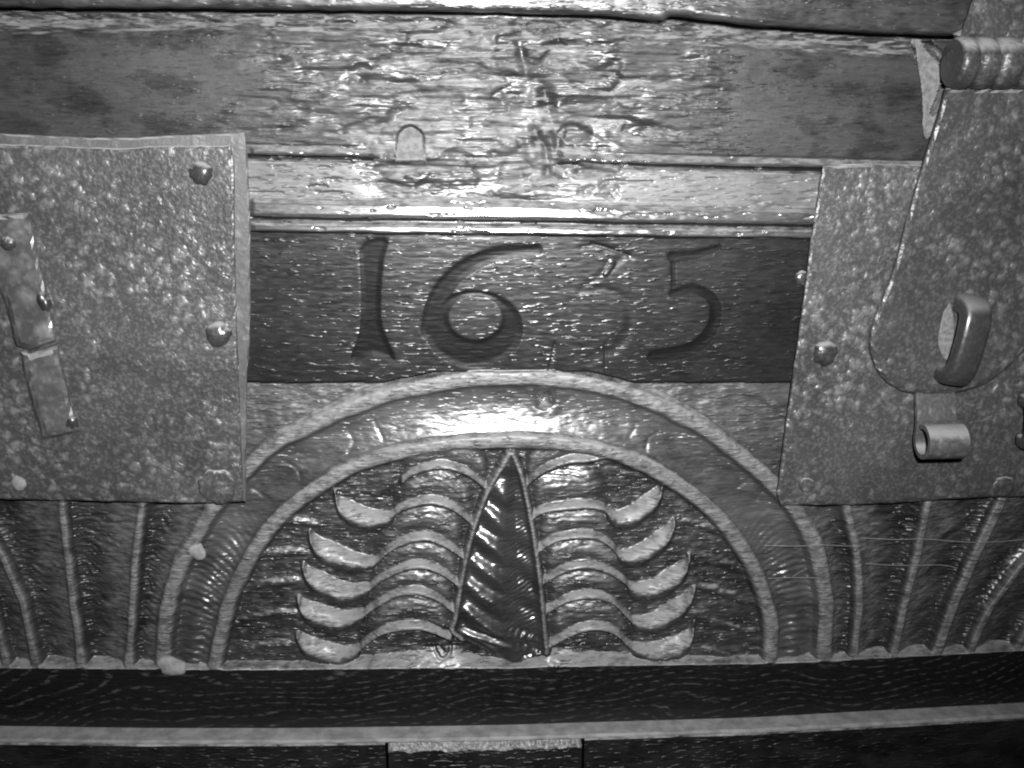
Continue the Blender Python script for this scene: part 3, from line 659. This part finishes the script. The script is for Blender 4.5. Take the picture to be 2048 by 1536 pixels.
# ================================================================== IRON FITTINGS
def jit(pts, seed, amp, n=6, closed=True):
    P_ = list(pts)+([pts[0]] if closed else []); out = []; rnd = random.Random(seed); s = 0
    for (ax, ay), (bx, by) in zip(P_[:-1], P_[1:]):
        Ls = hypot(bx-ax, by-ay); m = max(1, int(Ls/14)); nx, ny = -(by-ay)/max(Ls, 1e-6), (bx-ax)/max(Ls, 1e-6)
        for k in range(m):
            t = k/m; j = amp*(2*float(fbm(np.array([(s+t*Ls)/28.]), np.array([seed*3.1]), seed, 3)[0])-1)*(0 if k == 0 else 1)
            out.append((ax+(bx-ax)*t+nx*j, ay+(by-ay)*t+ny*j))
        s += Ls
    return out
def offset(pts, w):
    n = len(pts); A = sum(pts[i][0]*pts[(i+1) % n][1]-pts[(i+1) % n][0]*pts[i][1] for i in range(n)); sg = 1 if A > 0 else -1; out = []
    for i in range(n):
        (ax, ay), (bx, by), (cx_, cy_) = pts[i-1], pts[i], pts[(i+1) % n]
        n1 = Vector((-(by-ay), bx-ax)).normalized(); n2_ = Vector((-(cy_-by), cx_-bx)).normalized(); nn = (n1+n2_)
        nn = nn.normalized() if nn.length > 1e-6 else n1
        wk = w(bx, by) if callable(w) else w
        out.append((bx+sg*nn.x*wk, by+sg*nn.y*wk))
    return out
def slab(name, pts, h1, h0, bev_px, bev_mm, mat, parent, label=None, seed=1, warp=0.0, inner=None):
    "a plate: outline traced on the chest front, front at h1 mm, back at h0 mm, worn bevelled edge"
    inn = inner or offset(pts, bev_px); mid = [((a[0]*.65+b[0]*.35), (a[1]*.65+b[1]*.35)) for a, b in zip(pts, inn)]
    V_, F_ = [], []; n = len(pts)
    wz = lambda u, v: warp*(float(fbm(np.array([u/110.]), np.array([v/110.]), seed, 2)[0])-.5)
    for ring, hh in ((pts, h0), (pts, h1-bev_mm), (mid, h1-bev_mm*.3), (inn, h1)):
        rj = random.Random(seed*7+len(V_))
        for (u, v) in ring: V_.append(p2w(u, v, (hh+(wz(u, v)+(rj.uniform(-.28, .28)*bev_mm if hh != h1 else 0) if hh != h0 else 0))*MM))
    for r in range(3):
        for k in range(n): F_.append((r*n+k, r*n+(k+1) % n, (r+1)*n+(k+1) % n, (r+1)*n+k))
    F_.append(tuple(range(3*n, 4*n))); F_.append(tuple(range(n-1, -1, -1)))
    me = bpy.data.meshes.new(name); me.from_pydata([tuple(v) for v in V_], [], F_); me.update()
    bm = bmesh.new(); bm.from_mesh(me); bmesh.ops.recalc_face_normals(bm, faces=bm.faces)
    bmesh.ops.triangulate(bm, faces=[f for f in bm.faces if len(f.verts) > 4]); bm.to_mesh(me); bm.free()
    me.polygons.foreach_set('use_smooth', [False]*len(me.polygons))
    return link(name, me, mat, parent, label)
def nail(u, v, hmm, ru, dome, parent, mat, label=None, seed=0, flat=False):
    rnd = random.Random(seed); V_, F_ = [], []; c0 = p2w(u, v, hmm*MM); R_ = abs((p2w(u+ru, v, hmm*MM)-c0).x)
    prof = [(1.0, -.6), (1.0, 0.05), (.93, .38), (.72, .72), (.40, .95), (0.12, 1.0)] if not flat else [(1.0, -.6), (1.0, .2), (.93, .55), (.80, .75), (.4, .9), (.1, .8)]
    ns = 22; jr = [1+rnd.uniform(-.10, .10) for _ in range(ns)]; tilt = rnd.uniform(-.15, .15)
    for (r, y) in prof:
        for k in range(ns):
            a_ = 2*math.pi*k/ns; rr = R_*r*(jr[k] if r > .2 else 1)
            V_.append((c0.x+rr*math.cos(a_), c0.y-(y*dome+tilt*r*math.cos(a_)*dome*(y > .5))*MM, c0.z+rr*math.sin(a_)))
    for j in range(len(prof)-1):
        for k in range(ns): F_.append((j*ns+k, j*ns+(k+1) % ns, (j+1)*ns+(k+1) % ns, (j+1)*ns+k))
    F_.append(tuple((len(prof)-1)*ns+k for k in range(ns)))
    return link('nail', mesh_from('nail', V_, F_, True), mat, parent, label)

# left lock plate
LP = thing('lock_plate', 'pitted black iron lock plate left of the date panel, with broken strap', 'lock plate', p2w(200, 1004, 0), 'iron lock plates nailed to the chest')
lo_ = [(-330, 268), (-100, 286), (60, 290), (240, 297), (300, 292), (462, 290), (469, 330), (470, 480), (474, 650), (480, 800), (487, 1002), (430, 1006), (330, 1005), (200, 1002), (60, 999), (-330, 993)]
slab('plate', jit(lo_, 5, 2.2), 3.0, -4.8, 7, 0.9, M['iron'], LP, seed=2, warp=0.5)
band_o = [(-330, 246), (-100, 262), (60, 270), (180, 276), (260, 276), (340, 271), (440, 268), (490, 264), (495, 300), (501, 450), (502, 600), (500, 690), (494, 760), (492, 1004)]
band_i = [(-330, 272), (-100, 290), (60, 294), (240, 301), (300, 296), (458, 294), (465, 330), (466, 480), (470, 650), (476, 800), (483, 1002)]
poly = jit(band_o, 6, 1.6, closed=False)+[band_o[-1]]+jit(band_i[::-1], 7, 1.0, closed=False)+[band_i[0]]
slab('edge_filler', poly, 1.7, -4.7, 4, 1.0, M['filler'], LP, 'smooth grey filler along the plate edges', seed=4, warp=.5)
nail(402, 346, 2.9, 24, 2.6, LP, M['nail'], 'bright domed nail at the upper corner', 1)
nail(437, 668, 2.9, 26, 2.8, LP, M['nail'], 'bright domed nail at the right edge', 2)
nail(436, 972, 2.8, 38, 1.0, LP, M['iron2'], 'wide flat nail at the lower corner', 3, True)
nail(38, 966, 2.8, 16, 1.2, LP, M['putty'], 'pale nail at the bottom', 4)
# bent strap on it
STR = [(-70, 430), (30, 427), (60, 424), (70, 470), (84, 540), (98, 590), (106, 640), (118, 690), (128, 745), (146, 810), (161, 862), (120, 872), (84, 876), (70, 830), (54, 770), (40, 720), (34, 692), (24, 660), (12, 610), (-8, 560), (-40, 500)]
ST1 = [(-70, 430), (30, 427), (60, 424), (70, 470), (84, 540), (98, 590), (106, 640), (112, 682), (62, 700), (34, 692), (24, 660), (12, 610), (-8, 560), (-40, 500)]
ST2 = [(38, 700), (60, 708), (118, 690), (128, 745), (146, 810), (161, 862), (120, 872), (84, 876), (70, 830), (54, 770)]
strap = slab('strap', jit(ST1, 9, 2.5), 7.4, 2.4, 11, 2.4, M['strap'], LP, 'upper part of the bent iron strap', seed=9, warp=2.6)
slab('strap', jit(ST2, 10, 2.5), 6.2, 2.4, 13, 2.6, M['strap'], LP, 'broken lower part of the iron strap', seed=19, warp=2.6)
lump('rust_flake', 88, 604, 7.0, 14, 20, 2.0, 21, LP, M['polished'], 'bright bare flake on the strap')
lump('rust_flake', 142, 846, 5.6, 13, 14, 1.6, 22, LP, M['polished'], 'bright bare flake at the strap end')
nail(16, 487, 7.0, 15, 1.4, LP, M['iron2'], None, 6)

# right lock plate
RP = thing('lock_plate', 'pitted black iron lock plate behind the hasp and staple', 'lock plate', p2w(1800, 1004, 0), 'iron lock plates nailed to the chest')
ro_ = [(1644, 332), (1740, 326), (1840, 330), (2000, 334), (2400, 344), (2400, 985), (2048, 992), (1900, 998), (1700, 1010), (1562, 1010), (1553, 985), (1562, 920), (1570, 860), (1580, 790), (1592, 700), (1606, 600), (1622, 470), (1634, 400)]
slab('plate', jit(ro_, 15, 2.2), 3.2, -4.8, 7, 1.0, M['iron'], RP, seed=12, warp=0.5)
nail(1650, 706, 3.1, 25, 2.6, RP, M['nail'], 'domed nail near the left edge', 11)
nail(1613, 970, 3.0, 16, 0.9, RP, M['iron2'], 'small flat nail at the lower corner', 12, True)
nail(2006, 972, 3.0, 22, 1.2, RP, M['iron2'], 'flat nail at the lower right', 13, True)
nail(1605, 556, -1.6, 15, 1.3, CHEST, M['nail'], 'small round nail beside the right plate', 14)

# staple standing out of the hasp
def sweep_staple(name, u, v, hb, height, out, width, thick, tilt, mat, parent, label):
    c0 = p2w(u, v, hb*MM); bm = bmesh.new(); secs = []; n = 28
    for k in range(n+1):
        a_ = math.pi*k/n-math.pi/2; cs, sn = math.cos(a_), math.sin(a_); e_ = 0.60
        y = out*max(cs, 0)**e_; z = height/2*math.copysign(abs(sn)**e_, sn)
        nrm = Vector((0, cs/out, sn/(height/2))).normalized(); ring = []
        th = thick*(1+.25*abs(sn))
        for j in range(16):
            b = 2*math.pi*j/16; px = math.copysign(abs(math.cos(b))**.55, math.cos(b))*width/2; pn = math.copysign(abs(math.sin(b))**.55, math.sin(b))*th/2
            q = Vector((px, y, z))+Vector((0, nrm.y, nrm.z))*(pn-th/2)
            x_, z_ = q.x*math.cos(tilt)-q.z*math.sin(tilt), q.x*math.sin(tilt)+q.z*math.cos(tilt)
            ring.append(bm.verts.new(c0+Vector((x_*MM, -q.y*MM, z_*MM))))
        secs.append(ring)
    for A, B in zip(secs[:-1], secs[1:]):
        for j in range(16): bm.faces.new((A[j], A[(j+1) % 16], B[(j+1) % 16], B[j]))
    bm.faces.new(secs[0]); bm.faces.new(secs[-1][::-1]); bmesh.ops.recalc_face_normals(bm, faces=bm.faces)
    me = bpy.data.meshes.new(name); bm.to_mesh(me); bm.free(); me.polygons.foreach_set('use_smooth', [True]*len(me.polygons))
    return link(name, me, mat, parent, label)
sweep_staple('staple', 1910, 676, 5.2, 37, 15, 11.5, 6.6, math.radians(-9), M['polished'], RP, 'worn thick staple loop standing out through the hasp')
sweep_staple('hook', 2050, 838, 3.0, 24, 10, 8, 5, math.radians(4), M['iron2'], RP, 'dark hook at the picture edge')

# hasp hanging from the lid
HS = thing('hasp', 'heavy dark iron hasp with rounded end and rolled lip, over the right plate', 'hasp', p2w(1870, 910, 3*MM))
hp = spline([(1890, 176), (1878, 222), (1860, 280), (1838, 348), (1812, 440), (1785, 540), (1757, 612), (1741, 660), (1740, 702), (1752, 737), (1776, 766), (1812, 784), (1862, 790), (1910, 786), (1952, 775), (1992, 755), (2030, 722), (2062, 680), (2100, 600), (2150, 480), (2190, 320), (2210, 176)], 4)
hp = [tuple(p) for p in hp]
slab('hasp_plate', jit(hp, 21, 2.6), 7.2, 3.4, 10, 1.6, M['iron2'], HS, seed=22, warp=0.8)
def sweep_profile(name, prof, x0, x1, mat, parent, thick, label=None, nx=10, taper=0.0):
    "bent strip: prof = [(h mm, z m)], given thickness, swept along x"
    n = len(prof); V_, F_ = [], []; outl = []
    for s in (1, -1):
        seq = range(n) if s == 1 else range(n-1, -1, -1)
        for i in seq:
            a_ = Vector(prof[max(i-1, 0)]); b = Vector(prof[min(i+1, n-1)]); t_ = (b-a_).normalized(); nn = Vector((-t_.y, t_.x))
            outl.append((prof[i][0]+s*nn.x*thick/2, prof[i][1]+s*nn.y*thick/2))
    m = len(outl)
    for k in range(nx+1):
        x = x0+(x1-x0)*k/nx
        for (hh, z) in outl: V_.append((x, -hh*MM, z*MM))
    for k in range(nx):
        for j in range(m): F_.append((k*m+j, k*m+(j+1) % m, (k+1)*m+(j+1) % m, (k+1)*m+j))
    half = n
    for k, fl2 in ((0, False), (nx, True)):
        for j in range(half-1):
            q = (k*m+j, k*m+j+1, k*m+m-2-j, k*m+m-1-j); F_.append(q)
    return link(name, mesh_from(name, V_, F_, False), mat, parent, label)
zl0 = p2w(1865, 780, 5*MM).z*1000; zl1 = p2w(1865, 846, 8*MM).z*1000
x0 = p2w(1828, 880, 9*MM).x; x1 = p2w(1905, 880, 9*MM).x
r_ = 6.6; cz = zl1-5.2; ch_ = 9.0+r_
pr = [(5.0, zl0+1), (5.6, zl0-2), (7.2, (zl0+zl1)/2), (9.0, zl1+1.5)]
for k in range(0, 61):
    a_ = math.pi*.93+2*math.pi*.86*k/60; pr.append((ch_+r_*(1-.10*k/60)*math.cos(a_), cz+r_*(1-.10*k/60)*math.sin(a_)))
sweep_profile('rolled_lip', pr, x0, x1, M['lip'], HS, 1.9, 'tongue rolled into a finger lip')
slab('slot', [tuple(p) for p in spline([(1900, 604), (1908, 640), (1907, 680), (1899, 718), (1887, 715), (1877, 690), (1879, 655), (1888, 622)], 3)], 7.35, 6.0, 3, .15, M['bare'], HS, 'pale patch painted as lit iron behind the staple')  # pale colour stands in for flash-lit iron seen through the loop
# hinge knuckle
def lathe_x(name, u0, u1, v, hc, rad, prof, mat, parent, label=None):
    c0 = p2w(u0, v, hc*MM); x1_ = p2w(u1, v, hc*MM).x; V_, F_ = [], []; ns = 40
    for (t, r) in prof:
        for k in range(ns):
            a_ = 2*math.pi*k/ns; V_.append((c0.x+(x1_-c0.x)*t, c0.y+rad*r*MM*math.cos(a_), c0.z+rad*r*MM*math.sin(a_)))
    for j in range(len(prof)-1):
        for k in range(ns): F_.append((j*ns+k, j*ns+(k+1) % ns, (j+1)*ns+(k+1) % ns, (j+1)*ns+k))
    F_.append(tuple(range(ns))); F_.append(tuple((len(prof)-1)*ns+k for k in range(ns)))
    return link(name, mesh_from(name, V_, F_, True), mat, parent, label)
kp = [(0, .86), (.0, .90), (.02, .98), (.05, 1.0), (.08, .98), (.095, .84), (.11, .97), (.15, 1.0), (.18, .96), (.195, .82), (.21, .96), (.25, 1.0), (.30, .96), (.315, .82), (.33, .97), (.45, 1.0), (.55, .98), (.57, .84), (.60, .98), (.8, 1.0), (1, 1)]
lathe_x('hinge_knuckle', 1903, 2300, 126, 9.0, 9.4, kp, M['iron2'], HS, 'ringed hinge roll at the top of the hasp')
slab('hinge_strap', jit([(1958, -140), (1946, 0), (1938, 30), (1926, 58), (1905, 68), (1915, 84), (2330, 84), (2330, -140)], 27, 2.0), 7.5, 3.2, 16, 2.4, M['iron'], HS, 'iron strap fixed to the lid edge', seed=28, warp=1.0)

# ================================================================== cobweb threads over the right rays
CW = thing('cobweb', 'thin pale cobweb threads across the carved rays at lower right', 'cobweb', p2w(1800, 1160, 0))
def thread(pts, hmm=0.6, rad=0.00009):
    sp_ = spline(pts, 6); P3 = [p2w(u, v, hmm*MM) for u, v in sp_]; V_, F_ = [], []
    for p in P3:
        for k in range(4): V_.append((p.x, p.y+rad*math.cos(k*math.pi/2), p.z+rad*math.sin(k*math.pi/2)))
    for j in range(len(P3)-1):
        for k in range(4): F_.append((j*4+k, j*4+(k+1) % 4, (j+1)*4+(k+1) % 4, (j+1)*4+k))
    link('thread', mesh_from('thread', V_, F_, True), M['silk'], CW)
thread([(1530, 1091), (1600, 1092), (1645, 1090), (1720, 1093)]); thread([(1722, 1076), (1800, 1079), (1850, 1078), (1960, 1085), (2060, 1078)]); thread([(1535, 1157), (1590, 1155), (1640, 1156)]); thread([(1730, 1127), (1800, 1131), (1880, 1130), (1915, 1136)]); thread([(1585, 1153), (1600, 1144), (1612, 1138)])
